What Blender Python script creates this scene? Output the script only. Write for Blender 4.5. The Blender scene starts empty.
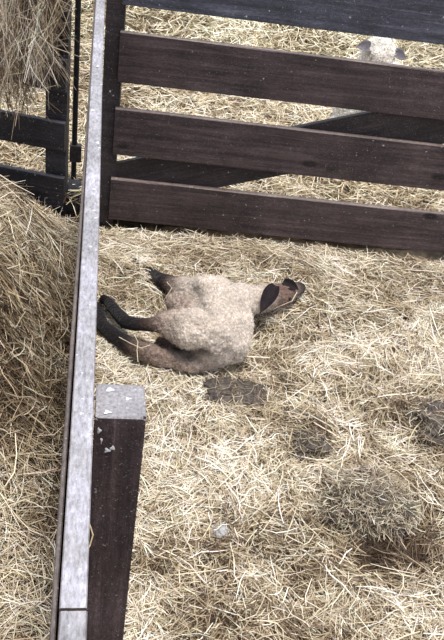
import bpy, bmesh, math, random
import numpy as np
from mathutils import Vector, Matrix
random.seed(7); rng = np.random.default_rng(11)
sc = bpy.context.scene; COL = sc.collection
R = math.radians

# ------------------------------------------------------------------ helpers
def tag(o, label=None, cat=None, group=None, kind=None):
    if label: o['label'] = label
    if cat: o['category'] = cat
    if group: o['group'] = group
    if kind: o['kind'] = kind
    return o
def empty(name, loc=(0, 0, 0), rz=0.0):
    o = bpy.data.objects.new(name, None); COL.objects.link(o)
    o.empty_display_size = .05; o.location = loc; o.rotation_euler = (0, 0, rz); return o
def link(name, me, mat, parent=None, loc=None, rot=None):
    o = bpy.data.objects.new(name, me); COL.objects.link(o)
    if mat: me.materials.append(mat)
    if parent: o.parent = parent
    if loc is not None: o.location = loc
    if rot is not None: o.rotation_euler = rot
    return o
def from_bm(name, bm, mat, parent=None, loc=None, rot=None, smooth=False):
    me = bpy.data.meshes.new(name); bm.to_mesh(me); bm.free()
    if smooth:
        me.polygons.foreach_set('use_smooth', [True] * len(me.polygons))
    return link(name, me, mat, parent, loc, rot)

# lattice noise, numpy
_L = rng.random((64, 64, 64))
def noise3(x, y, z=None):
    x = np.asarray(x, float); y = np.asarray(y, float)
    z = np.zeros_like(x) if z is None else np.asarray(z, float)
    xi = np.floor(x).astype(int); yi = np.floor(y).astype(int); zi = np.floor(z).astype(int)
    fx = x - xi; fy = y - yi; fz = z - zi
    fx = fx*fx*(3-2*fx); fy = fy*fy*(3-2*fy); fz = fz*fz*(3-2*fz)
    def g(a, b, c): return _L[(xi+a) % 64, (yi+b) % 64, (zi+c) % 64]
    r = 0
    for a in (0, 1):
        for b in (0, 1):
            for c in (0, 1):
                r = r + g(a, b, c)*(fx if a else 1-fx)*(fy if b else 1-fy)*(fz if c else 1-fz)
    return r - .5
def sstep(a, b, x):
    t = np.clip((x-a)/(b-a), 0, 1); return t*t*(3-2*t)

# ------------------------------------------------------------------ materials
def new_mat(name):
    m = bpy.data.materials.new(name); m.use_nodes = True
    nt = m.node_tree; b = nt.nodes['Principled BSDF']; return m, nt, b
def node(nt, typ, **kw):
    n = nt.nodes.new(typ)
    for k, v in kw.items(): setattr(n, k, v)
    return n
def ramp(nt, stops, interp='LINEAR'):
    n = nt.nodes.new('ShaderNodeValToRGB'); cr = n.color_ramp; cr.interpolation = interp
    while len(cr.elements) > 1: cr.elements.remove(cr.elements[-1])
    cr.elements[0].position = stops[0][0]; cr.elements[0].color = (*stops[0][1], 1)
    for p, c in stops[1:]:
        e = cr.elements.new(p); e.color = (*c, 1)
    return n
def mix(nt, fac, a, b, mode='MIX'):
    n = nt.nodes.new('ShaderNodeMix'); n.data_type = 'RGBA'; n.blend_type = mode
    for sock, v in ((n.inputs[0], fac), (n.inputs[6], a), (n.inputs[7], b)):
        if isinstance(v, bpy.types.NodeSocket): nt.links.new(v, sock)
        elif isinstance(v, (int, float)): sock.default_value = v
        else: sock.default_value = (*v, 1)
    return n.outputs[2]
def wood(name, dark, mid, light, top, rough=.6, speck=.5, spk=(.75, .76, .8), topz=True, grain=1.0, knots=True):
    """weathered board: streaks along local x, paler upward faces, pale specks"""
    m, nt, b = new_mat(name); L = nt.links
    tc = node(nt, 'ShaderNodeTexCoord'); oi = node(nt, 'ShaderNodeObjectInfo')
    off = node(nt, 'ShaderNodeVectorMath', operation='SCALE'); off.inputs[0].default_value = (37, 23, 51)
    L.new(oi.outputs['Random'], off.inputs['Scale'])
    add = node(nt, 'ShaderNodeVectorMath', operation='ADD')
    L.new(tc.outputs['Object'], add.inputs[0]); L.new(off.outputs[0], add.inputs[1])
    mp = node(nt, 'ShaderNodeMapping'); mp.inputs['Scale'].default_value = (1.6, 34, 34)
    L.new(add.outputs[0], mp.inputs[0])
    n1 = node(nt, 'ShaderNodeTexNoise'); n1.inputs['Scale'].default_value = 1.5; n1.inputs['Detail'].default_value = 8
    n1.inputs['Roughness'].default_value = .65; n1.inputs['Distortion'].default_value = .6
    L.new(mp.outputs[0], n1.inputs['Vector'])
    n2 = node(nt, 'ShaderNodeTexNoise'); n2.inputs['Scale'].default_value = 5; n2.inputs['Detail'].default_value = 6
    n2.inputs['Roughness'].default_value = .7
    L.new(add.outputs[0], n2.inputs['Vector'])
    r1 = ramp(nt, [(.3, dark), (.52, mid), (.78, light)]); L.new(n1.outputs[0], r1.inputs[0])
    r2 = ramp(nt, [(.3, (.45, .43, .45)), (.7, (1.65, 1.62, 1.6))]); L.new(n2.outputs[0], r2.inputs[0])
    c = mix(nt, .8, r1.outputs[0], r2.outputs[0], 'MULTIPLY')
    if knots:
        mk = node(nt, 'ShaderNodeMapping'); mk.inputs['Scale'].default_value = (2.2, 1.0, 5.0)
        L.new(add.outputs[0], mk.inputs[0])
        vk = node(nt, 'ShaderNodeTexVoronoi'); vk.inputs['Scale'].default_value = 1.3; L.new(mk.outputs[0], vk.inputs['Vector'])
        rk = ramp(nt, [(.07, (1, 1, 1)), (.13, (0, 0, 0))]); L.new(vk.outputs['Distance'], rk.inputs[0])
        c = mix(nt, rk.outputs[0], c, tuple(v*.45 for v in dark))
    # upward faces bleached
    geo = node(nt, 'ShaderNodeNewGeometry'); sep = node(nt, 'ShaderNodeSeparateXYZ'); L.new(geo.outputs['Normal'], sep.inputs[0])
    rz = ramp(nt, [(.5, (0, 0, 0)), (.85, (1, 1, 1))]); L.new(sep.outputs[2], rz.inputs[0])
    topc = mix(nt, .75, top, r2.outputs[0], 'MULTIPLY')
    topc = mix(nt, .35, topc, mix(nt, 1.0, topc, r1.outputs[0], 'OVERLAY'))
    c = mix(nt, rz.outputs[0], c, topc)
    nt_ = node(nt, 'ShaderNodeTexNoise'); nt_.inputs['Scale'].default_value = 190; nt_.inputs['Detail'].default_value = 4; nt_.inputs['Roughness'].default_value = .7
    mt_ = node(nt, 'ShaderNodeMapping'); mt_.inputs['Scale'].default_value = (.35, 1, 1); L.new(add.outputs[0], mt_.inputs[0]); L.new(mt_.outputs[0], nt_.inputs['Vector'])
    rt_ = ramp(nt, [(.3, (.45, .43, .42)), (.5, (.95, .95, .95)), (.7, (1.4, 1.4, 1.4))]); L.new(nt_.outputs[0], rt_.inputs[0])
    c = mix(nt, .85, c, rt_.outputs[0], 'MULTIPLY')
    # specks
    ns = node(nt, 'ShaderNodeTexNoise'); ns.inputs['Scale'].default_value = 70; ns.inputs['Detail'].default_value = 3
    L.new(add.outputs[0], ns.inputs['Vector'])
    rs = ramp(nt, [(.70 - .04*speck, (0, 0, 0)), (.76 - .04*speck, (1, 1, 1))]); L.new(ns.outputs[0], rs.inputs[0])
    c = mix(nt, mix(nt, 1.0, rs.outputs[0], (.6, .6, .6), 'MULTIPLY'), c, spk)
    nf = node(nt, 'ShaderNodeTexNoise'); nf.inputs['Scale'].default_value = 260; nf.inputs['Detail'].default_value = 2
    L.new(add.outputs[0], nf.inputs['Vector'])
    rf = ramp(nt, [(.66, (0, 0, 0)), (.8, (.5, .5, .5))]); L.new(nf.outputs[0], rf.inputs[0])
    c = mix(nt, rf.outputs[0], c, spk)
    L.new(c, b.inputs['Base Color']); b.inputs['Roughness'].default_value = rough
    b.inputs['Specular IOR Level'].default_value = .45
    bu = node(nt, 'ShaderNodeBump'); bu.inputs['Strength'].default_value = .45*grain; bu.inputs['Distance'].default_value = .004
    L.new(n1.outputs[0], bu.inputs['Height'])
    bu2 = node(nt, 'ShaderNodeBump'); bu2.inputs['Strength'].default_value = .3*grain; bu2.inputs['Distance'].default_value = .003
    L.new(nf.outputs[0], bu2.inputs['Height']); L.new(bu.outputs[0], bu2.inputs['Normal'])
    L.new(bu2.outputs[0], b.inputs['Normal'])
    return m
M_gate = wood('stained_gate_wood', (.024, .015, .018), (.062, .043, .046), (.14, .105, .107), (.26, .205, .18), speck=.05, rough=.6)
M_gate_top = wood('sky_sheen_gate_wood', (.030, .031, .043), (.066, .069, .095), (.15, .157, .205), (.24, .22, .22), speck=.4, rough=.5)  # bluish sky sheen of the top board put into the wood colours
M_brace = wood('brace_wood', (.015, .011, .013), (.034, .026, .029), (.075, .055, .058), (.08, .07, .07), speck=.2)
M_dark = wood('black_stained_wood', (.012, .012, .015), (.027, .026, .033), (.065, .062, .074), (.09, .09, .11), speck=.3)
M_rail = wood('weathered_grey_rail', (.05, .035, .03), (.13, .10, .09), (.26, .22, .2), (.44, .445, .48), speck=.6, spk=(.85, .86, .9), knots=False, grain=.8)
M_dlath = wood('brown_grey_lath', (.02, .014, .012), (.05, .036, .03), (.10, .08, .07), (.21, .18, .17), speck=.9, knots=False)
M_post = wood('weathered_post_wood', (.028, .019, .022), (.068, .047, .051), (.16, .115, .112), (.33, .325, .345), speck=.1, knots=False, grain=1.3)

def simple(name, col, rough=.8, var=.25, scale=30, bump=.3, bdist=.003, spec=.3):
    m, nt, b = new_mat(name); L = nt.links
    tc = node(nt, 'ShaderNodeTexCoord'); n = node(nt, 'ShaderNodeTexNoise'); n.inputs['Scale'].default_value = scale
    n.inputs['Detail'].default_value = 6; L.new(tc.outputs['Object'], n.inputs['Vector'])
    r = ramp(nt, [(.3, tuple(c*(1-var) for c in col)), (.7, tuple(c*(1+var) for c in col))]); L.new(n.outputs[0], r.inputs[0])
    L.new(r.outputs[0], b.inputs['Base Color']); b.inputs['Roughness'].default_value = rough; b.inputs['Specular IOR Level'].default_value = spec
    bu = node(nt, 'ShaderNodeBump'); bu.inputs['Strength'].default_value = bump; bu.inputs['Distance'].default_value = bdist
    L.new(n.outputs[0], bu.inputs['Height']); L.new(bu.outputs[0], b.inputs['Normal'])
    return m
M_ground = simple('trodden_straw_soil', (.16, .115, .07), .95, .5, 25, .8, .01)
M_metal = simple('black_painted_metal', (.010, .011, .015), .5, .3, 60, .2, .001, .4)
M_metal2 = simple('rusty_bracket_metal', (.035, .028, .030), .6, .4, 60, .4, .001, .4)
M_stone = simple('dark_footing_stone', (.035, .037, .045), .85, .5, 22, .9, .01)
M_hoof = simple('black_hoof', (.012, .010, .010), .5, .3, 60, .2, .001, .4)
M_ear = simple('dark_ear_skin', (.013, .008, .010), .75, .5, 60, .6, .002, .2)
M_earg = simple('grey_woolly_ear', (.15, .135, .15), .85, .35, 60, .6, .002, .2)
M_eye = simple('dark_eye', (.006, .004, .003), .12, .1, 5, 0, .001, .6)
M_drop = simple('dried_white_dropping', (.62, .63, .66), .9, .2, 120, .5, .001)
M_dung = simple('dark_trodden_dung', (.10, .085, .076), .95, .6, 45, 1.0, .008)
M_pale = simple('pale_grey_lump', (.42, .42, .43), .9, .3, 60, .8, .004)

def straw_mat(name):
    m, nt, b = new_mat(name); L = nt.links
    at = node(nt, 'ShaderNodeAttribute', attribute_name='Col'); L.new(at.outputs['Color'], b.inputs['Base Color'])
    b.inputs['Roughness'].default_value = .55; b.inputs['Specular IOR Level'].default_value = .35
    return m
M_straw = straw_mat('straw_stalks')
def fleece_mat(name, bumpd=.006):
    m, nt, b = new_mat(name); L = nt.links
    at = node(nt, 'ShaderNodeAttribute', attribute_name='Col')
    tc = node(nt, 'ShaderNodeTexCoord')
    v = node(nt, 'ShaderNodeTexVoronoi'); v.inputs['Scale'].default_value = 95; v.inputs['Randomness'].default_value = 1
    n = node(nt, 'ShaderNodeTexNoise'); n.inputs['Scale'].default_value = 160; n.inputs['Detail'].default_value = 5
    n0 = node(nt, 'ShaderNodeTexNoise'); n0.inputs['Scale'].default_value = 14; n0.inputs['Detail'].default_value = 4
    for q in (v, n, n0): L.new(tc.outputs['Object'], q.inputs['Vector'])
    r = ramp(nt, [(.0, (1.22, 1.2, 1.18)), (.35, (1, 1, 1)), (.8, (.5, .46, .42))]); L.new(v.outputs['Distance'], r.inputs[0])
    r2 = ramp(nt, [(.3, (.6, .57, .55)), (.68, (1.3, 1.3, 1.3))]); L.new(n.outputs[0], r2.inputs[0])
    r3 = ramp(nt, [(.3, (.8, .77, .74)), (.7, (1.1, 1.1, 1.1))]); L.new(n0.outputs[0], r3.inputs[0])
    c = mix(nt, .5, at.outputs['Color'], r.outputs[0], 'MULTIPLY'); c = mix(nt, .75, c, r2.outputs[0], 'MULTIPLY')
    c = mix(nt, .9, c, r3.outputs[0], 'MULTIPLY')
    L.new(c, b.inputs['Base Color']); b.inputs['Roughness'].default_value = .95; b.inputs['Specular IOR Level'].default_value = .12
    b.inputs['Sheen Weight'].default_value = .12
    bu = node(nt, 'ShaderNodeBump'); bu.inputs['Strength'].default_value = .6; bu.inputs['Distance'].default_value = bumpd
    L.new(n.outputs[0], bu.inputs['Height'])
    bu2 = node(nt, 'ShaderNodeBump'); bu2.inputs['Strength'].default_value = .5; bu2.inputs['Distance'].default_value = bumpd; bu2.invert = True
    L.new(v.outputs['Distance'], bu2.inputs['Height']); L.new(bu.outputs[0], bu2.inputs['Normal'])
    L.new(bu2.outputs[0], b.inputs['Normal']); return m
M_fleece = fleece_mat('woolly_fleece')

# ------------------------------------------------------------------ terrain height
# fence line of the gate: plane through G0 heading GD
G0 = np.array((.065, 3.088)); GA = R(-4.13); GD = np.array((math.cos(GA), math.sin(GA))); GN = np.array((-GD[1], GD[0]))
def behind(x, y): return (x-G0[0])*GN[0]+(y-G0[1])*GN[1]     # >0 beyond the gate

def heap(x, y):
    """hay banked up on the left of the rail"""
    s = sstep(-.03, -.34, x)
    prof = sstep(1.2, 2.0, y)*(1-.50*sstep(2.4, 3.2, y))
    far = sstep(-.42, -1.2, x)*.25
    return (.36*s + far)*prof*(1-sstep(3.2, 3.6, y)) + 0*x
def H(x, y):
    x = np.asarray(x, float); y = np.asarray(y, float)
    h = .045*noise3(x*2.6+3, y*2.6) + .030*noise3(x*7+9, y*7) + .022*noise3(x*17, y*17+5)
    h = h + heap(x, y)
    for (cx, cy, r, a) in MOUNDS:
        d = ((x-cx)**2+(y-cy)**2)/(r*r); h = h + a*np.exp(-d)
    near_gate = np.exp(-((behind(x, y)+.02)/.16)**2)
    return h*(1-.6*near_gate) - .004 - .030*near_gate
MOUNDS = [(.845, 1.55, .14, .05), (1.16, 1.84, .15, .03), (.80, 1.33, .07, -.055), (.92, 1.36, .07, -.05), (.99, 1.44, .06, -.03), (.72, 1.80, .08, .02),
          (.50, 2.62, .07, -.02), (.80, 2.68, .14, .02), (.38, 2.3, .24, -.03), (.25, 2.5, .1, -.015)]
def tone_pen(x, y):
    """0 dark .. 1 bright; goes down where bedding is trodden brown and where hollow shade is painted in"""
    t = .64 + .7*noise3(x*3.1+7, y*3.1+2) + .9*noise3(x*10, y*10+31) + .8*noise3(x*26, y*26+11)
    for (cx, cy, r, a) in DARKS:
        t = t - a*np.exp(-((x-cx)**2+(y-cy)**2)/(r*r))  # trodden brown spots, plus painted shade in the hollows by the big mound
    return t
CLUMPS = [(.49, 1.99, .085, .075), (.700, 1.765, .06, .05), (.83, 1.52, .13, .11), (1.15, 1.85, .09, .10), (.38, 1.44, .03, .03)]
DARKS = [(.36, 1.32, .035, .6), (.82, 1.37, .07, .7), (.93, 1.39, .07, .7), (.49, 1.99, .12, .35), (.71, 1.80, .10, .5), (.80, 1.84, .07, .4), (.88, 1.60, .14, .55), (.86, 1.36, .12, .6), (.98, 1.44, .12, .6), (.75, 1.5, .12, .35),
         (1.17, 1.86, .16, .8), (1.2, 1.66, .14, .6), (1.16, 2.25, .10, .35), (.55, 1.85, .1, .2), (.385, 1.445, .05, .3),
         (.98, 2.12, .10, .3), (.62, 2.05, .08, .25), (1.05, 1.95, .09, .3), (.25, 1.6, .09, .2)]

# ------------------------------------------------------------------ stalks
def stalk_mesh(name, P, D, N, Ln, W, C, seg=3, bend=.25, curl=None):
    """P centres, D unit directions, N rough normals, Ln length, W width, C rgb -> one ribbon mesh"""
    n = len(P); D = D/np.linalg.norm(D, axis=1)[:, None]
    S = np.cross(D, N); S /= np.maximum(np.linalg.norm(S, axis=1)[:, None], 1e-6); U = np.cross(S, D)
    roll = rng.uniform(-1.0, 1.0, n)[:, None]; S2 = S*np.cos(roll)+U*np.sin(roll)
    t = np.linspace(-.5, .5, seg+1)
    b1 = (rng.normal(0, bend, n)*Ln)[:, None]; b2 = (rng.normal(0, bend*.35, n)*Ln)[:, None]
    V = np.zeros((n, seg+1, 2, 3)); kink = rng.normal(0, .06, (n, seg+1))*Ln[:, None]*bend*2
    for k, tt in enumerate(t):
        c = P + D*(Ln*tt)[:, None] + S*(b1*(tt*tt-.1) + kink[:, k:k+1]) + U*b2*(tt*tt-.1)
        if curl is not None: c = c + curl*((tt+.5)**2*Ln)[:, None]
        w = (W*(1 if 0 < k < seg else .6))[:, None]*.5
        V[:, k, 0] = c - S2*w; V[:, k, 1] = c + S2*w
    idx = np.arange(n*(seg+1)*2).reshape(n, seg+1, 2)
    F = np.stack([idx[:, :-1, 0], idx[:, :-1, 1], idx[:, 1:, 1], idx[:, 1:, 0]], -1).reshape(-1, 4)
    Cv = np.repeat(C, (seg+1)*2, axis=0)
    return V.reshape(-1, 3), F, Cv
def mesh_np(name, V, F, C):
    me = bpy.data.meshes.new(name); me.vertices.add(len(V)); me.vertices.foreach_set('co', np.ascontiguousarray(V, np.float32).ravel())
    me.loops.add(F.size); me.loops.foreach_set('vertex_index', F.astype(np.int32).ravel())
    me.polygons.add(len(F)); me.polygons.foreach_set('loop_start', np.arange(0, F.size, 4, dtype=np.int32))
    me.update(calc_edges=True)
    a = me.color_attributes.new('Col', 'FLOAT_COLOR', 'POINT')
    a.data.foreach_set('color', np.hstack([C, np.ones((len(C), 1))]).astype(np.float32).ravel())
    return me
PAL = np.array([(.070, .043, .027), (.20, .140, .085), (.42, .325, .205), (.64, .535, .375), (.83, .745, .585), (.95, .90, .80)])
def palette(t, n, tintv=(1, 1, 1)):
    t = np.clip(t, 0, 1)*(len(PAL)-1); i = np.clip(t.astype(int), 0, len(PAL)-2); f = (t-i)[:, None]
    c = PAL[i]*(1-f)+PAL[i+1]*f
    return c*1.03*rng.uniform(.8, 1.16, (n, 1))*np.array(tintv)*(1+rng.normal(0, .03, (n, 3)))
def straw_field(x0, x1, y0, y1, per_m2, keep, tone, length=(.02, .135), width=(.0009, .0027), depth=.035, tint=(1, 1, 1), tilt=.16, hf=H, spread=.26):
    n = int((x1-x0)*(y1-y0)*per_m2); x = rng.uniform(x0, x1, n); y = rng.uniform(y0, y1, n)
    k = keep(x, y); x, y = x[k], y[k]; n = len(x)
    a = rng.uniform(0, 2*math.pi, n)
    # locally combed wisps
    comb = noise3(x*4+50, y*4)*9; m = rng.random(n) < .28; a = np.where(m, comb+rng.normal(0, .45, n), a)
    e = .01; gx = (hf(x+e, y)-hf(x-e, y))/(2*e); gy = (hf(x, y+e)-hf(x, y-e))/(2*e)
    layer = rng.random(n)
    L = length[0] + (length[1]-length[0])*rng.beta(1.5, 3.2, n); W = rng.uniform(*width, n)
    D = np.stack([np.cos(a), np.sin(a), np.cos(a)*gx*.8+np.sin(a)*gy*.8 + rng.normal(0, tilt, n)], 1)
    Nn = np.stack([-gx, -gy, np.ones(n)], 1)
    z = hf(x, y) + depth*layer - .004
    P = np.stack([x, y, z], 1)
    tn = tone(x, y)*.5 + .04 + .52*(layer-.38) + rng.normal(0, spread, n)  # shade between layers painted in: deep stalks darker, top ones brighter
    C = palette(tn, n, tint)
    return stalk_mesh('s', P, D, Nn, L, W, C)
def mat_patch(x0, x1, y0, y1, nx, ny, col, hf=H, drop=.012):
    xs = np.linspace(x0, x1, nx); ys = np.linspace(y0, y1, ny); X, Y = np.meshgrid(xs, ys)
    Z = hf(X, Y) - drop; V = np.stack([X, Y, Z], -1).reshape(-1, 3); i = np.arange(nx*ny).reshape(ny, nx)
    F = np.stack([i[:-1, :-1], i[:-1, 1:], i[1:, 1:], i[1:, :-1]], -1).reshape(-1, 4)
    nn = noise3(X*22, Y*22).ravel()[:, None]+noise3(X*60, Y*60).ravel()[:, None]
    return V, F, np.clip(np.array(col)*(1+1.2*nn), .01, 1)
def merge(parts):
    Vs, Fs, Cs, o = [], [], [], 0
    for V, F, C in parts:
        Vs.append(V); Fs.append(F+o); Cs.append(C); o += len(V)
    return np.vstack(Vs), np.vstack(Fs), np.vstack(Cs)

# ------------------------------------------------------------------ ground
bm = bmesh.new()
gx, gy = 130, 150
vv = [[None]*(gx+1) for _ in range(gy+1)]
xs = np.linspace(-3, 6, gx+1); ys = np.linspace(-1, 11, gy+1)
X, Y = np.meshgrid(xs, ys); Z = np.minimum(H(X, Y)-.06, H(X, Y)*.3-.03)
for j in range(gy+1):
    for i in range(gx+1): vv[j][i] = bm.verts.new((X[j, i], Y[j, i], Z[j, i]))
for j in range(gy):
    for i in range(gx): bm.faces.new((vv[j][i], vv[j][i+1], vv[j+1][i+1], vv[j+1][i]))
g = from_bm('ground', bm, M_ground, smooth=True); tag(g, 'brown earth floor of the sheep pen under the straw', None, kind='structure')

# ------------------------------------------------------------------ bedding
parts = [mat_patch(.0, 2.6, .5, 3.08, 220, 220, (.20, .145, .085))]
def keep_pen(x, y):
    k = (behind(x, y) < -.018) & (x > .0) & (x < 1.35+.42*(y-.5))
    k &= ~(((x-.40)/.17)**2+((y-2.33)/.20)**2 < 1)
    for (cx, cy, rx, ry) in CLUMPS: k &= ~((((x-cx)/rx)**2+((y-cy)/ry)**2 < 1) & (rng.random(len(x)) < .92))
    return k
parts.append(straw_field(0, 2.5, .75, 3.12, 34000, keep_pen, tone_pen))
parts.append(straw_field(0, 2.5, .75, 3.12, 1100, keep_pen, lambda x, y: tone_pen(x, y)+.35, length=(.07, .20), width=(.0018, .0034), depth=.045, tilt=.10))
V, F, C = merge(parts)
o = link('straw_bedding', mesh_np('straw_bedding', V, F, C), M_straw)
tag(o, 'pale yellow straw bedding strewn over the pen around the sleeping lamb', 'straw', kind='stuff')

def Hfar(x, y):
    return .05*noise3(np.asarray(x)*1.7+33, np.asarray(y)*1.7) + .05*noise3(np.asarray(x)*6+9, np.asarray(y)*6) + .02
def tone_far(x, y): return .60 + .9*noise3(x*2.1+17, y*2.1+2) + .6*noise3(x*6, y*6+31)
def keep_far(x, y): return (np.where(x > -.05, behind(x, y) > .14, (y-3.13) > .04 - .268*(x+.127)))
parts = [mat_patch(-1.4, 4.6, 3.2, 9.5, 200, 220, (.20, .16, .09), hf=Hfar)]
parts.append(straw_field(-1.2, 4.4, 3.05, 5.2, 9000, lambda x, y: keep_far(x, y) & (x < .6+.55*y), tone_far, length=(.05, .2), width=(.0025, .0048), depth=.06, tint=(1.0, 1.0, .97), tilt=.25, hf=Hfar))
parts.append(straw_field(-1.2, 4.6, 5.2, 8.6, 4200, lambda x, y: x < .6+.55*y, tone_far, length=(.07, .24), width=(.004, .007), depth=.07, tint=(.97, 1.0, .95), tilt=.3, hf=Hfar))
V, F, C = merge(parts)
o = link('straw_bedding', mesh_np('straw_bedding_beyond', V, F, C), M_straw)
tag(o, 'straw bedding covering the far pen beyond the brown plank gate', 'straw', kind='stuff')

# hay heap on the left
def tone_heap(x, y): return .34 + .9*noise3(x*4+70, y*4+2) + .7*noise3(x*11, y*11+3) +.08 - .42*np.exp(-((y-1.75)/.20)**2) + .2*sstep(1.6, 1.2, y) - .5*sstep(-.10, -.04, x)+.05*sstep(2.2, 2.7, y)  # band of browner low hay with slope shade painted in; rail shadow also painted
def keep_heap(x, y): return (x < -.036) & ((y-3.13) < -.05 - .268*(x+.127))
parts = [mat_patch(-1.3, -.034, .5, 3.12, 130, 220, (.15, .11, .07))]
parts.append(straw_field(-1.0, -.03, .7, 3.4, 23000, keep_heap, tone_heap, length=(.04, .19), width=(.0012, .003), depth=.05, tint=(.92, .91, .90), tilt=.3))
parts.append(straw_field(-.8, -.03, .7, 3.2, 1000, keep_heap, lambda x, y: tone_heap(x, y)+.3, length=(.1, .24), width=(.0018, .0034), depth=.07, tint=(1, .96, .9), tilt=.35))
V, F, C = merge(parts)
o = link('hay_heap', mesh_np('hay_heap', V, F, C), M_straw)
tag(o, 'big heap of brownish loose hay banked up left of the pale grey rail', 'hay', kind='stuff')

# ------------------------------------------------------------------ boards
def board_mesh(name, L, T, W, warp=.004, bev=.0025, segs=14, seed=0, chip=.0):
    """local x = length from 0, y = thickness, z = width from 0"""
    rr = random.Random(seed); bm = bmesh.new(); ph = rr.uniform(0, 6)
    prof = []
    for (y, z) in ((0, 0), (T, 0), (T, W), (0, W)): prof.append((y, z))
    # bevelled profile
    pr = []
    c = [(bev, 0), (T-bev, 0), (T, bev), (T, W-bev), (T-bev, W), (bev, W), (0, W-bev), (0, bev)]
    rings = []
    for k in range(segs+1):
        x = L*k/segs; dy = warp*math.sin(ph+x*2.1); dz = warp*.7*math.sin(ph*2+x*1.7)
        ring = []
        for (y, z) in c:
            j = (rr.uniform(-1, 1)*chip if z > W-bev*1.5 else 0)
            ring.append(bm.verts.new((x, y+dy, z+dz+j)))
        rings.append(ring)
    for a, b in zip(rings, rings[1:]):
        for i in range(8): bm.faces.new((a[i], a[(i+1) % 8], b[(i+1) % 8], b[i]))
    bm.faces.new(rings[0]); bm.faces.new(list(reversed(rings[-1])))
    bmesh.ops.recalc_face_normals(bm, faces=bm.faces)
    return bm
def nail_bm(r=.004):
    bm = bmesh.new(); bmesh.ops.create_cone(bm, cap_ends=True, segments=10, radius1=r, radius2=r*.7, depth=.003, matrix=Matrix.Rotation(R(90), 4, 'X')); return bm

# plank gate across the back
gate = empty('plank_gate', (G0[0], G0[1], 0), GA)
tag(gate, 'dark brown plank gate with diagonal brace across the back of the pen', 'gate')
GL = 2.7
for i, (z0, z1) in enumerate(((.012, .204), (.315, .512), (.620, .812), (.914, 1.125))):
    b = from_bm('board', board_mesh('board', GL, .026, z1-z0, warp=.003, seed=i+3, chip=.0012), M_gate_top if i == 3 else M_gate, gate, (.002+.002*i, 0, z0))
    if i == 3: b['label'] = 'top board with painted bluish sky sheen, spattered white'
ang = math.atan(.345)
br = from_bm('diagonal_brace', board_mesh('brace', 2.4, .024, .20, warp=.002, seed=21), M_brace, gate, (.03, .0275, .055), (0, -ang, 0))
# brace right end is cut by a stile
for (s, w, z1) in ((-.052, .07, 1.3), (2.62, .08, 1.3)):
    bm = bmesh.new(); bmesh.ops.create_cube(bm, size=1)
    for v in bm.verts: v.co = Vector(((v.co.x+.5)*w, (v.co.y+.5)*.08, (v.co.z+.5)*(z1+.05)-.05))
    bmesh.ops.bevel(bm, geom=bm.edges[:], offset=.003, segments=1)
    from_bm('gate_post', bm, M_brace, gate, (s, .0265 if s > 0 else .0275, 0))
# ------------------------------------------------------------------ rail fence running away from the camera
fence = empty('rail_fence', (0, 0, 0), 0)
tag(fence, 'near board fence with pale grey weathered top rail and square post', 'fence')
def yboard(name, x0, x1, y0, y1, z0, z1, mat, seed, warp=.002, segs=20, label=None):
    bm = board_mesh(name, y1-y0, x1-x0, z1-z0, warp=warp, seed=seed, segs=segs, bev=.0015)
    o = from_bm(name, bm, mat, fence, (x1, y0, z0), (0, 0, R(90)))
    if label: o['label'] = label
    return o
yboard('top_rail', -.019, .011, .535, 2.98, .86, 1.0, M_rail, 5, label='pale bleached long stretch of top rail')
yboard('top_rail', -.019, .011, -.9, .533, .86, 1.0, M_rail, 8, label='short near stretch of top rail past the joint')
yboard('side_lath', -.0265, -.0198, -.9, 2.98, .80, .968, M_dlath, 6, warp=.001, label='darker lath on the left face of the rail')
for i, (z0, z1) in enumerate(((.60, .76), (.33, .50), (.06, .24))):
    yboard('fence_board', -.018, .010, -.9, 2.98, z0, z1, M_dark, 11+i)
def post(x0, x1, y0, y1, z1, seed):
    bm = bmesh.new(); bmesh.ops.create_cube(bm, size=1)
    for v in bm.verts: v.co = Vector((x0+(v.co.x+.5)*(x1-x0), y0+(v.co.y+.5)*(y1-y0), (v.co.z+.5)*(z1+.06)-.06))
    bmesh.ops.bevel(bm, geom=bm.edges[:], offset=.004, segments=2)
    bmesh.ops.subdivide_edges(bm, edges=[e for e in bm.edges if e.calc_length() > .5], cuts=10)
    for v in bm.verts:
        if v.co.z > z1-.01: v.co.z += random.uniform(-.002, .0015)
    # local origin at the foot; mesh is stood upright so its grain (local x) runs up the post
    for v in bm.verts: v.co = Vector((v.co.z, v.co.y-y0, -(v.co.x-x0)))
    return from_bm('post', bm, M_post, fence, (x0, y0, 0), (0, R(-90), 0))
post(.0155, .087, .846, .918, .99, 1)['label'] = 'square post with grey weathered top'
# droppings on rail and post
def splat(x, y, z, r, vertical=False, parent=None, sx=1.0, sy=1.0):
    bm = bmesh.new(); n = 14; ph = random.uniform(0, 6)
    c = bm.verts.new((0, 0, .0018)); ring = []
    for k in range(n):
        a = 2*math.pi*k/n; q = r*(1+.3*math.sin(3*a+ph)+random.uniform(-.2, .2))
        ring.append(bm.verts.new((q*math.cos(a)*sx, q*math.sin(a)*sy, -.0006)))
    for k in range(n): bm.faces.new((c, ring[k], ring[(k+1) % n]))
    return from_bm('bird_dropping', bm, M_drop, parent, (x, y, z), (R(90), 0, 0) if vertical else (0, 0, 0), smooth=True)
for (x, y, r, sx, sy) in ((-.004, .842, .0042, 1.3, 1.0), (-.003, .872, .003, 1.4, .8), (.004, 1.72, .0045, .8, 1.4), (-.002, 1.28, .003, 1.4, 1), (.002, 1.10, .003, 1, 1),
                      (-.012, 1.90, .004, 1, 1.5), (.003, .585, .0032, 1, 1), (-.004, 2.2, .004, 1, 1.6), (.0, 1.5, .0028, 1.6, 1)):
    splat(x, y, 1.0008, r, parent=fence, sx=sx, sy=sy)
for (x, y, r) in ((.036, .905, .004), (.033, .857, .0038), (.062, .886, .003)):
    splat(x, y, .9915, r, parent=fence, sx=1.4)
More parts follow.
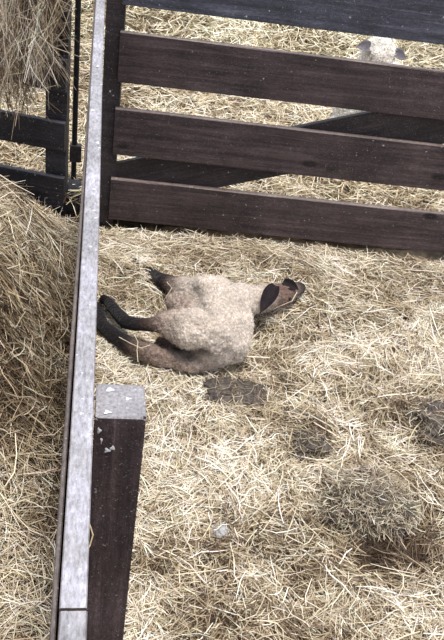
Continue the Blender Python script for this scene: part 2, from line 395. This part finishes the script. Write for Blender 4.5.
for (x, z, r, sx, sy) in ((.035, .925, .0042, 1, 1), (.043, .93, .0035, 1, 1.3), (.022, .965, .003, 1, 1.8), (.026, .945, .002, .8, 3.0)):
    splat(x, .8452, z, r, True, fence, sx, sy)

# ------------------------------------------------------------------ left fence behind the hay
LA = R(-15); lf = empty('board_fence', (-.127, 3.135, 0), LA)
tag(lf, 'black stained board fence behind the hanging hay at upper left', 'fence')
for i, (z0, z1) in enumerate(((.02, .166), (.288, .412), (.54, .67), (.80, .93))):
    from_bm('board', board_mesh('b', 1.5, .024, z1-z0, seed=40+i, warp=.002), M_dark, lf, (-1.5, 0, z0))
for s in (-.088, -1.3):
    bm = bmesh.new(); bmesh.ops.create_cube(bm, size=1)
    for v in bm.verts: v.co = Vector(((v.co.x+.5)*.088, (v.co.y+.5)*.035, (v.co.z+.5)*1.25-.05))
    bmesh.ops.bevel(bm, geom=bm.edges[:], offset=.004, segments=1)
    from_bm('post', bm, M_dark, lf, (s, .0245, 0))
# footing stone
bm = bmesh.new(); bmesh.ops.create_icosphere(bm, subdivisions=4, radius=1)
P = np.array([v.co[:] for v in bm.verts]); nz = noise3(P[:, 0]*1.6+5, P[:, 1]*1.6+5, P[:, 2]*1.6+5)
for v, q in zip(bm.verts, nz):
    v.co = Vector((np.sign(v.co.x)*abs(v.co.x)**.6*.060, np.sign(v.co.y)*abs(v.co.y)**.6*.05, v.co.z*.07))*(1+.5*float(q))
o = from_bm('footing_stone', bm, M_stone, None, (-.10, 3.235, .045), smooth=True)
tag(o, 'dark grey stone lump at the foot of the black metal pole', 'stone')
# metal pole with clamp
pole = empty('metal_pole', (-.092, 3.315, 0)); tag(pole, 'thin black metal pole with square clamp between fence and rail', 'pole')
def rod(r, z0, z1, n=16):
    bm = bmesh.new(); bmesh.ops.create_cone(bm, cap_ends=True, segments=n, radius1=r, radius2=r, depth=z1-z0, matrix=Matrix.Translation((0, 0, (z0+z1)/2))); return bm
from_bm('rod', rod(.0115, .0, 1.7), M_metal, pole, (0, 0, 0), smooth=False)
bm = bmesh.new(); bmesh.ops.create_cube(bm, size=1, matrix=Matrix.Translation((.006, -.004, .205)) @ Matrix.Diagonal((.05, .034, .075, 1)))
bmesh.ops.bevel(bm, geom=bm.edges[:], offset=.004, segments=2)
cl = from_bm('clamp', bm, M_metal2, pole)
from_bm('bolt', rod(.005, 0, .008, 8), M_metal, cl, (.012, -.02, .215), (R(90), 0, 0))

# ------------------------------------------------------------------ hanging hay, over the left fence
ld = np.array((math.cos(LA), math.sin(LA))); ln = np.array((ld[1], -ld[0]))          # ln points to the viewer
n = 7500
s = -rng.uniform(0, .95, n); top = 1.05 + .1*noise3(s*5, s*0+3); bot = .50 + .16*sstep(-.14, -.02, s) + .1*noise3(s*14, s*0)+.05*rng.random(n)
f = rng.beta(1.15, 1.0, n); L = .08+.34*rng.beta(1.5, 2.0, n); z = bot + (top-bot)*f + L*.3
out = .05 + .13*np.sin(np.clip((z-.38)/.75, 0, 1)*math.pi)**.7*rng.random(n)**.6
bx = -.127 + ld[0]*s + ln[0]*(out+.02); by = 3.135 + ld[1]*s + ln[1]*(out+.02)
P = np.stack([bx, by, z], 1)
a = rng.normal(0, .38, n); D = np.stack([np.sin(a)*ld[0], np.sin(a)*ld[1] - .25*rng.random(n), -np.cos(a)], 1)
wild = rng.random(n) < .16; D[wild] = rng.normal(0, 1, (wild.sum(), 3))
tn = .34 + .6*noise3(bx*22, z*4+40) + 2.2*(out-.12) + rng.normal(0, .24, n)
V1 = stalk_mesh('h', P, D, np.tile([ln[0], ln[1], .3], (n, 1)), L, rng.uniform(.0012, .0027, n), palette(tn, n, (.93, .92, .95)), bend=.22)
# core mass
ns, nz_ = 60, 60; S, Zc = np.meshgrid(np.linspace(-1.0, -.03, ns), np.linspace(0, 1, nz_))
bb = .60 + .12*sstep(-.16, -.03, S) + .08*noise3(S*14, S*0); ZZ = bb + (1.12-bb)*Zc
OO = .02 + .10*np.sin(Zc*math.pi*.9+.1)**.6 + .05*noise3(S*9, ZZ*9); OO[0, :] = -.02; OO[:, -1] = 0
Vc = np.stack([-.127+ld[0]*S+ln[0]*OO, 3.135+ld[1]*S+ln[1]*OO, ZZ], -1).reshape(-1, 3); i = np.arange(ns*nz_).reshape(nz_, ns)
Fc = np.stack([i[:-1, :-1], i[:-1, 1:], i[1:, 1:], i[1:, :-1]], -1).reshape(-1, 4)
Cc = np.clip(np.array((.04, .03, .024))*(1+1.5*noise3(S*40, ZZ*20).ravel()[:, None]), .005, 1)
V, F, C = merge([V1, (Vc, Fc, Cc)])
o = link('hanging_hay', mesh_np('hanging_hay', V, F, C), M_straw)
tag(o, 'shaggy grey-brown hay hanging down over the black fence at upper left', 'hay', kind='stuff')

# ------------------------------------------------------------------ bodies
def body(name, chains, voxel=.006, smooth=10, wool=.0038, mat=M_fleece, parent=None, soft=.014, ground=None, fold=None):
    """chains: lists of (x,y,z,r,(rgb)); grown as one skin, coloured by the nearest bone"""
    bm = bmesh.new(); samples = []
    for ch in chains:
        for a, b in zip(ch, ch[1:]) if len(ch) > 1 else [(ch[0], ch[0])]:
            pa, pb = Vector(a[:3]), Vector(b[:3]); d = (pb-pa).length
            k = max(1, int(d/(min(a[3], b[3])*.30)))
            for q in range(k+1):
                t = q/k; p = pa.lerp(pb, t); r = a[3]*(1-t)+b[3]*t
                samples.append((*p, r, *[a[4][c]*(1-t)+b[4][c]*t for c in range(3)]))
    for smp in samples:
        bmesh.ops.create_icosphere(bm, subdivisions=3, radius=smp[3], matrix=Matrix.Translation(smp[:3]))
    me = bpy.data.meshes.new(name+'_raw'); bm.to_mesh(me); bm.free()
    t = bpy.data.objects.new('tmp', me); COL.objects.link(t)
    m = t.modifiers.new('r', 'REMESH'); m.mode = 'VOXEL'; m.voxel_size = voxel
    sm = t.modifiers.new('s', 'SMOOTH'); sm.factor = .5; sm.iterations = smooth
    dg = bpy.context.evaluated_depsgraph_get(); dg.update()
    out = bpy.data.meshes.new_from_object(t.evaluated_get(dg)); bpy.data.objects.remove(t); bpy.data.meshes.remove(me)
    out.name = name; out.materials.clear()
    nv = len(out.vertices); co = np.zeros(nv*3); out.vertices.foreach_get('co', co); co = co.reshape(-1, 3)
    no = np.zeros(nv*3); out.vertices.foreach_get('normal', no); no = no.reshape(-1, 3)
    S = np.array(samples); W = np.zeros(nv); C = np.zeros((nv, 3))
    for q in S:
        d = np.abs(np.linalg.norm(co-q[:3], axis=1)-q[3]) ; w = np.exp(-d/soft)*1.0; w = w**2 + 1e-12
        W += w; C += w[:, None]*q[4:7]
    C /= W[:, None]
    lum = C.mean(1); wk = sstep(.08, .3, lum)
    disp = (noise3(co[:, 0]*85, co[:, 1]*85, co[:, 2]*85) + .7*noise3(co[:, 0]*150, co[:, 1]*150, co[:, 2]*150))*wool*2*(.15+wk)
    disp += noise3(co[:, 0]*22, co[:, 1]*22, co[:, 2]*22)*wool*2.2*(.2+wk)
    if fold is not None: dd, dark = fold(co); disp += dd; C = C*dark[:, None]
    co2 = co + no*disp[:, None]
    if ground is not None: co2[:, 2] = np.maximum(co2[:, 2], ground)
    C = C*(1+.35*noise3(co[:, 0]*30, co[:, 1]*30, co[:, 2]*30))[:, None]
    out.vertices.foreach_set('co', co2.ravel())
    a = out.color_attributes.new('Col', 'FLOAT_COLOR', 'POINT'); a.data.foreach_set('color', np.hstack([np.clip(C, .004, 1), np.ones((nv, 1))]).astype(np.float32).ravel())
    out.polygons.foreach_set('use_smooth', [True]*len(out.polygons)); out.update()
    return link(name, out, mat, parent), co2, no, C
WL = (.70, .625, .56); WM = (.52, .43, .375); BR = (.17, .115, .095); DB = (.052, .035, .032); BK = (.016, .013, .015); HB = (.19, .125, .105)
LI = (.37, .285, .245)
lamb_chains = [
  # trunk, rump to shoulders
  [(*(0.4215, 2.1682, 0.1000), .098, WL), (*(0.4501, 2.2242, 0.1100), .100, WL), (*(0.4665, 2.3159, 0.1120), .100, WL), (*(0.4569, 2.3917, 0.1050), .090, WL)],
  [(*(0.4747, 2.1677, 0.0900), .075, WL), (*(0.4940, 2.2574, 0.1000), .078, WL)],
  # shoulder and upper foreleg
  [(*(0.4247, 2.4071, 0.1100), .078, WL), (*(0.3762, 2.4353, 0.1050), .062, WL), (*(0.3445, 2.4803, 0.0850), .047, WM), (*(0.3169, 2.5400, 0.0600), .036, BR), (*(0.2960, 2.5654, 0.0550), .033, BK), (*(0.2744, 2.5843, 0.0500), .029, BK), (*(0.2448, 2.6622, 0.0280), .018, BK), (*(0.2045, 2.7260, 0.0160), .013, BK), (*(0.1777, 2.7628, 0.0140), .013, BK)],
  # second foreleg, mostly under the straw
  [(*(0.3752, 2.5274, 0.0400), .04, BR), (*(0.2842, 2.5810, 0.0250), .024, DB), (*(0.2216, 2.6282, 0.0120), .015, BK), (*(0.1682, 2.6460, 0.0060), .011, BK), (*(0.1218, 2.6487, 0.0060), .011, BK)],
  # upper thigh and hind leg
  [(*(0.4020, 2.1362, 0.1500), .082, WL), (*(0.3431, 2.1347, 0.1650), .074, WL), (*(0.3025, 2.1612, 0.1550), .060, WM), (*(0.2662, 2.2015, 0.1350), .045, LI), (*(0.2382, 2.2201, 0.1150), .035, BR), (*(0.2091, 2.2321, 0.1000), .029, DB), (*(0.1692, 2.2480, 0.0900), .026, BK), (*(0.1293, 2.2820, 0.0750), .025, BK), (*(0.0992, 2.3526, 0.0600), .023, BK), (*(0.0711, 2.4248, 0.0500), .021, BK)],
  # lower thigh and hind leg
  [(*(0.4647, 2.1660, 0.0600), .052, WL), (*(0.3995, 2.1306, 0.0550), .047, WM), (*(0.3375, 2.1173, 0.0500), .041, WM), (*(0.2709, 2.1330, 0.0470), .038, LI), (*(0.2176, 2.1537, 0.0450), .036, LI), (*(0.1777, 2.1712, 0.0420), .033, BR), (*(0.1375, 2.2039, 0.0400), .029, BK), (*(0.0901, 2.2516, 0.0350), .027, BK), (*(0.0481, 2.3115, 0.0350), .024, BK), (*(0.0364, 2.3876, 0.0350), .020, BK)],
  # belly between the legs
  [(*(0.2564, 2.2292, 0.0300), .026, LI), (*(0.2956, 2.2073, 0.0450), .034, LI), (*(0.3355, 2.2021, 0.0600), .05, WM)],
  [(*(0.3656, 2.3409, 0.0700), .062, LI), (*(0.3396, 2.3984, 0.0800), .050, WM), (*(0.3087, 2.4160, 0.0700), .034, LI)],
  # neck and head
  [(*(0.5017, 2.3698, 0.1100), .080, WL), (*(0.5610, 2.4140, 0.0950), .060, WL), (*(0.6080, 2.4444, 0.0850), .051, WL), (*(0.6494, 2.4612, 0.0800), .048, WM), (*(0.6881, 2.4829, 0.0760), .047, HB), (*(0.7242, 2.4911, 0.0770), .047, HB), (*(0.7597, 2.5305, 0.0700), .037, HB), (*(0.7885, 2.5536, 0.0650), .029, BK), (*(0.8083, 2.5693, 0.0600), .023, BK)],
]
lamb = empty('lamb', (.42, 2.33, 0)); lamb['dummy'] = 0; del lamb['dummy']
tag(lamb, 'woolly beige lamb with black legs lying asleep on its side in the straw', 'lamb')
CL = np.array([(0.1949, 2.2265, 0.0600), (0.2496, 2.1771, 0.0800), (0.3007, 2.1354, 0.0900), (0.3375, 2.0988, 0.1000), (0.3760, 2.0662, 0.1200)])
CL3 = np.array([(0.2491, 2.3022, 0.1100), (0.2840, 2.2877, 0.1400), (0.3210, 2.2612, 0.1700), (0.3615, 2.2060, 0.2000), (0.3950, 2.1535, 0.2200)])
CL2 = np.array([(0.3658, 2.4820, 0.1300), (0.3629, 2.3818, 0.1550), (0.3644, 2.2930, 0.1750), (0.3762, 2.2186, 0.2000)])
def segd(co, pl):
    best = np.full(len(co), 9.)
    for a, b in zip(pl, pl[1:]):
        ab = b-a; t = np.clip((co-a)@ab/(ab@ab), 0, 1); best = np.minimum(best, np.linalg.norm(co-(a+t[:, None]*ab), axis=1))
    return best
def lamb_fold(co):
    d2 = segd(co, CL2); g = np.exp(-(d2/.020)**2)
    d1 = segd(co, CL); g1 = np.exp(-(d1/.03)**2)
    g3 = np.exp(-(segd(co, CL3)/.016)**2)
    return -.016*g - .012*g1 - .015*g3, (1-.38*g)*(1-.7*g1)*(1-.38*g3)  # creases sunk in, with their shade painted into the wool colour
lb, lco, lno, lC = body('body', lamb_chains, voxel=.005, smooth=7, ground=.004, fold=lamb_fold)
lb.parent = lamb; lb.location = (-.42, -2.33, 0)
def blobs(name, pts, mat, parent, origin, voxel=.003, smooth=4):
    o, *_ = body(name, [[(*p[:3], p[3], (.1, .1, .1)) for p in pts]], voxel=voxel, smooth=smooth, wool=.0004, mat=mat)
    o.parent = parent; o.location = (-origin[0], -origin[1], -origin[2]); return o
def flat_ear(name, base, tip, up, wid, mat, parent, origin, cup=.3):
    """leaf-shaped cupped ear from base to tip; up = facing normal"""
    base, tip, up = Vector(base), Vector(tip), Vector(up).normalized(); ax = (tip-base); Lh = ax.length; ax.normalize()
    side = ax.cross(up).normalized(); up = side.cross(ax).normalized(); bm = bmesh.new(); nu, nv = 12, 8; grid = []
    for layer in (1, -1):
        gr = []
        for i in range(nu+1):
            t = i/nu; w = wid*(math.sin(math.pi*min(1, t*.9+.14))**.75); row = []
            for j in range(nv+1):
                q = j/nv*2-1; th = .0035*(1-q*q)**.5*(1-.5*t)
                p = base + ax*Lh*t + side*w*q*.5 + up*(cup*w*q*q - .12*Lh*t*t*1.0 + th*layer)
                row.append(bm.verts.new(p))
            gr.append(row)
        grid.append(gr)
    for L_, gr in enumerate(grid):
        for i in range(nu):
            for j in range(nv):
                f = (gr[i][j], gr[i][j+1], gr[i+1][j+1], gr[i+1][j]); bm.faces.new(f if L_ == 0 else f[::-1])
    bmesh.ops.remove_doubles(bm, verts=bm.verts, dist=.0004); bmesh.ops.recalc_face_normals(bm, faces=bm.faces)
    o = from_bm(name, bm, mat, parent, smooth=True); o.location = (-origin[0], -origin[1], -origin[2]); return o
LO = (.42, 2.33, 0)
flat_ear('ear', (0.6725, 2.4412, 0.1500), (0.6068, 2.3189, 0.1220), (-.15, -.6, .75), .056, M_ear, lamb, LO)
flat_ear('ear', (0.7184, 2.5078, 0.1250), (0.7753, 2.4737, 0.1200), (-.15, -.6, .75), .040, M_ear, lamb, LO)
blobs('hoof', [(*(0.0674, 2.4307, 0.0500), .018), (*(0.0530, 2.4552, 0.0450), .017), (*(0.0461, 2.4491, 0.0400), .012)], M_hoof, lamb, LO)
blobs('hoof', [(*(0.0363, 2.3937, 0.0350), .017), (*(0.0324, 2.4308, 0.0300), .016)], M_hoof, lamb, LO)
blobs('hoof', [(*(0.1735, 2.7593, 0.0160), .014), (*(0.1580, 2.7755, 0.0140), .013)], M_hoof, lamb, LO)
blobs('hoof', [(*(0.1179, 2.6468, 0.0070), .012), (*(0.1025, 2.6523, 0.0070), .012)], M_hoof, lamb, LO)
def ball(name, c, r, mat, parent, origin, sc3=(1, 1, 1)):
    bm = bmesh.new(); bmesh.ops.create_uvsphere(bm, u_segments=14, v_segments=8, radius=r)
    for v in bm.verts: v.co = Vector((v.co.x*sc3[0], v.co.y*sc3[1], v.co.z*sc3[2]))
    return from_bm(name, bm, mat, parent, (c[0]-origin[0], c[1]-origin[1], c[2]-origin[2]), smooth=True)
ball('eye', (0.7417, 2.4482, 0.0900), .006, M_eye, lamb, LO)

# ------------------------------------------------------------------ fleece fibres, curly, rooted on the skin
def fleece(parent, origin, co, no, C, n, L=(.006, .013), W=(.0009, .0017), thr=.16):
    k = np.where(C.mean(1) > thr)[0]; idx = rng.choice(k, n); P = co[idx] + rng.normal(0, .0015, (n, 3)); Nn = no[idx]
    D = Nn*.55 + rng.normal(0, .55, (n, 3)); Ln = rng.uniform(*L, n)
    D /= np.linalg.norm(D, axis=1)[:, None]; P = P + D*(Ln*.35)[:, None]
    c = np.clip(C[idx]*rng.uniform(.8, 1.3, (n, 1)), 0, .92)
    V, F, Cv = stalk_mesh('f', P, D, Nn+.3*rng.normal(0, 1, (n, 3)), Ln, rng.uniform(*W, n), c, bend=.9)
    o = link('fleece', mesh_np('fleece', V, F, Cv), M_straw, parent, (-origin[0], -origin[1], -origin[2])); o['kind'] = 'stuff'; return o
fleece(lamb, LO, lco, lno, lC, 60000, L=(.003, .007), W=(.0006, .0011))

# ------------------------------------------------------------------ pale sheep beyond the gate
SW = (1.0, .97, .90); SF = (.62, .57, .52)
SO = (1.42, 4.3, 0)
sheep = empty('sheep', SO); tag(sheep, 'cream sheep with grey ears resting behind the brown plank gate', 'sheep')
sheep_chains = [
  [(1.36, 4.10, .20, .10, SW), (1.44, 4.06, .22, .12, SW)],
  [(1.46, 4.13, .17, .165, SW), (1.52, 4.36, .17, .165, SW), (1.64, 4.58, .16, .16, SW), (1.76, 4.72, .14, .12, SW)],
  [(1.45, 4.11, .22, .145, SW), (1.39, 4.13, .34, .105, SW), (1.41, 4.09, .44, .080, SW)],
  [(1.415, 4.10, .50, .083, SW), (1.41, 4.05, .535, .076, SW), (1.405, 3.985, .50, .055, SF), (1.39, 3.92, .455, .040, SF), (1.38, 3.885, .43, .032, SF)],
  [(1.30, 4.08, .10, .07, SW), (1.27, 3.98, .05, .035, BR), (1.30, 3.93, .035, .028, BK)],
  [(1.46, 4.08, .10, .07, SW), (1.50, 3.98, .05, .035, BR), (1.47, 3.93, .035, .028, BK)],
]
sb, sco, sno, sC = body('body', sheep_chains, voxel=.009, smooth=8, wool=.005, ground=.004)
sb.parent = sheep; sb.location = (-SO[0], -SO[1], 0)
flat_ear('ear', (1.355, 4.03, .555), (1.275, 4.03, .56), (0, -.7, .7), .065, M_earg, sheep, SO)
flat_ear('ear', (1.465, 4.03, .54), (1.555, 4.03, .525), (0, -.7, .7), .065, M_earg, sheep, SO)
ball('eye', (1.357, 3.995, .51), .010, M_eye, sheep, SO); ball('eye', (1.452, 3.995, .51), .010, M_eye, sheep, SO)
blobs('muzzle', [(1.378, 3.875, .425, .029), (1.38, 3.862, .415, .022)], M_earg, sheep, SO)
fleece(sheep, SO, sco, sno, sC, 16000, L=(.01, .02), W=(.0015, .003))

# ------------------------------------------------------------------ dung and lumps in the bedding
def clump(name, loc, sx, sy, h, mat, label, cat, group=None, fibres=300, seed=1, tone=.2, rough=.35):
    bm = bmesh.new(); bmesh.ops.create_icosphere(bm, subdivisions=5, radius=1)
    P = np.array([v.co[:] for v in bm.verts]); q = noise3(P[:, 0]*2+seed*3, P[:, 1]*2, P[:, 2]*2)+.5*noise3(P[:, 0]*6+seed, P[:, 1]*6, P[:, 2]*6)+.3*noise3(P[:, 0]*14+seed, P[:, 1]*14, P[:, 2]*14)
    P = P*(1+rough*2*q)[:, None]; P = np.sign(P)*np.abs(P)
    P = P*np.array((sx, sy, h)); z0 = float(H(np.array([loc[0]]), np.array([loc[1]]))[0])
    for v, p in zip(bm.verts, P): v.co = Vector(p)
    root = empty(name, (loc[0], loc[1], z0)); tag(root, label, cat, group)
    from_bm('lump', bm, mat, root, (0, 0, h*.15), smooth=True)
    n = fibres; i = rng.integers(0, len(P), n); pp = P[i]+np.array((0, 0, h*.15)); pp = pp[pp[:, 2] > -.01]; n = len(pp)
    a = rng.uniform(0, 6.28, n); D = np.stack([np.cos(a), np.sin(a), rng.normal(0, .2, n)], 1)
    V, F, C = stalk_mesh('c', pp+np.array((0, 0, .004)), D, np.tile([0, 0, 1.], (n, 1)), rng.uniform(.02, .08, n), rng.uniform(.0012, .0028, n), palette(tone+rng.normal(0, .22, n), n, (.92, .97, 1.05)), bend=.4)
    o = link('embedded_straw', mesh_np('embedded_straw', V, F, C), M_straw, root); o['kind'] = 'stuff'; return root
clump('dung_patch', (.49, 1.99), .10, .085, .034, M_dung, 'flat grey-brown dung patch in the straw below the lamb', 'dung', fibres=450, seed=1, tone=.24)
clump('dung_clump', (.700, 1.765), .065, .05, .042, M_dung, 'small dark dung clump midway between flat patch and big matted mound', 'dung', fibres=450, seed=4, tone=.28)
clump('matted_straw_mound', (.83, 1.52), .135, .11, .07, M_dung, 'largest matted grey-brown mound of dung and straw at lower right', 'dung', fibres=3600, seed=7, tone=.38, rough=.2)
clump('dung_clump', (1.15, 1.85), .09, .11, .05, M_dung, 'dark straw-covered dung clump cut by the right edge of the photo', 'dung', fibres=1300, seed=9, tone=.24)
clump('pale_lump', (.38, 1.44), .035, .03, .02, M_pale, 'small pale grey lump in the straw at lower centre', 'debris', fibres=60, seed=12, tone=.75)

# straw bits lying over the lamb's legs
def loose(pts, w, name='loose_straw', label=None, col=(.78, .70, .52)):
    P = [Vector(p) for p in pts]; bm = bmesh.new(); prev = None
    for i, p in enumerate(P):
        d = (P[min(i+1, len(P)-1)]-P[max(i-1, 0)]).normalized(); s_ = d.cross(Vector((0, 0, 1))).normalized()*w*.5; u = s_.cross(d).normalized()*w*.3
        ring = [bm.verts.new(p+s_), bm.verts.new(p+u), bm.verts.new(p-s_), bm.verts.new(p-u)]
        if prev:
            for k in range(4): bm.faces.new((prev[k], prev[(k+1) % 4], ring[(k+1) % 4], ring[k]))
        prev = ring
    m = simple('stalk_'+str(random.random())[:6], col, .6, .15, 20, .1, .001)
    o = from_bm(name, bm, m); tag(o, label, 'straw'); return o
loose([(0.1049, 2.1962, 0.0750), (0.1410, 2.1571, 0.0820), (0.1766, 2.1251, 0.0880), (0.2056, 2.1279, 0.1000)], .0025, label='pale stalk across the black lower hind shin of the lamb')
loose([(0.1677, 2.0856, 0.0600), (0.1634, 2.1175, 0.0850), (0.1661, 2.1414, 0.1000), (0.1518, 2.1582, 0.1200)], .0022, label='pale stalk crossing the brown hock of the sleeping lamb')
loose([(0.2588, 2.4484, 0.0300), (0.2768, 2.4441, 0.0750), (0.2977, 2.4677, 0.1000), (0.2829, 2.5199, 0.0900)], .0025, label='pale stalk leaning on the black folded foreleg of the lamb')
loose([(0.6724, 2.4141, 0.0600), (0.6974, 2.4071, 0.0850), (0.7363, 2.4002, 0.1150), (0.7684, 2.4677, 0.1100)], .0028, label='pale stalk across the brown face of the sleeping lamb')
loose([(0.0061, 0.6390, 0.9500), (0.0141, 0.6547, 0.9550), (0.0172, 0.6621, 0.9650), (0.0144, 0.6689, 0.9700), (0.0103, 0.6774, 0.9750)], .0018, label='curled straw wisp stuck on the near post beside the grey rail', col=(.55, .42, .25))

# ------------------------------------------------------------------ light
w = bpy.data.worlds.new('sky'); sc.world = w; w.use_nodes = True; nt = w.node_tree; bg = nt.nodes['Background']
tc = node(nt, 'ShaderNodeTexCoord'); sp = node(nt, 'ShaderNodeSeparateXYZ'); nt.links.new(tc.outputs['Generated'], sp.inputs[0])
rr = ramp(nt, [(0, (.25, .22, .2)), (.02, (.55, .57, .62)), (.5, (.85, .92, 1.05)), (1, (1.0, 1.05, 1.2))]); nt.links.new(sp.outputs[2], rr.inputs[0])
nt.links.new(rr.outputs[0], bg.inputs['Color']); bg.inputs['Strength'].default_value = 1.0
ld_ = bpy.data.lights.new('sun', 'SUN'); ld_.energy = 3.3; ld_.angle = R(12); ld_.color = (1, .95, .87)
so = bpy.data.objects.new('sun', ld_); COL.objects.link(so)
so.rotation_euler = Vector((-.06, .16, -1)).to_track_quat('-Z', 'Y').to_euler()
so.location = (2, -1, 4)

# ------------------------------------------------------------------ camera
P_ = R(36.1); RO = math.atan2(182, 1107); YAW = R(11.5)
f0 = Vector((math.sin(YAW), math.cos(YAW), 0)); r0 = Vector((math.cos(YAW), -math.sin(YAW), 0)); u0 = Vector((0, 0, 1))
fw = f0*math.cos(P_)-u0*math.sin(P_); up = f0*math.sin(P_)+u0*math.cos(P_)
ix = r0*math.cos(RO)+up*math.sin(RO); iy = -r0*math.sin(RO)+up*math.cos(RO)
cam = bpy.data.cameras.new('camera'); co_ = bpy.data.objects.new('camera', cam); COL.objects.link(co_)
m = Matrix.Identity(4)
for i in range(3): m[i][0] = ix[i]; m[i][1] = iy[i]; m[i][2] = -fw[i]; m[i][3] = (0, 0, 1.8)[i]
co_.matrix_world = m; cam.sensor_fit = 'VERTICAL'; cam.sensor_height = 24; cam.lens = 818/640*24; cam.clip_start = .05
sc.camera = co_
sc.view_settings.view_transform = 'Standard'; sc.view_settings.look = 'None'; sc.view_settings.exposure = .1
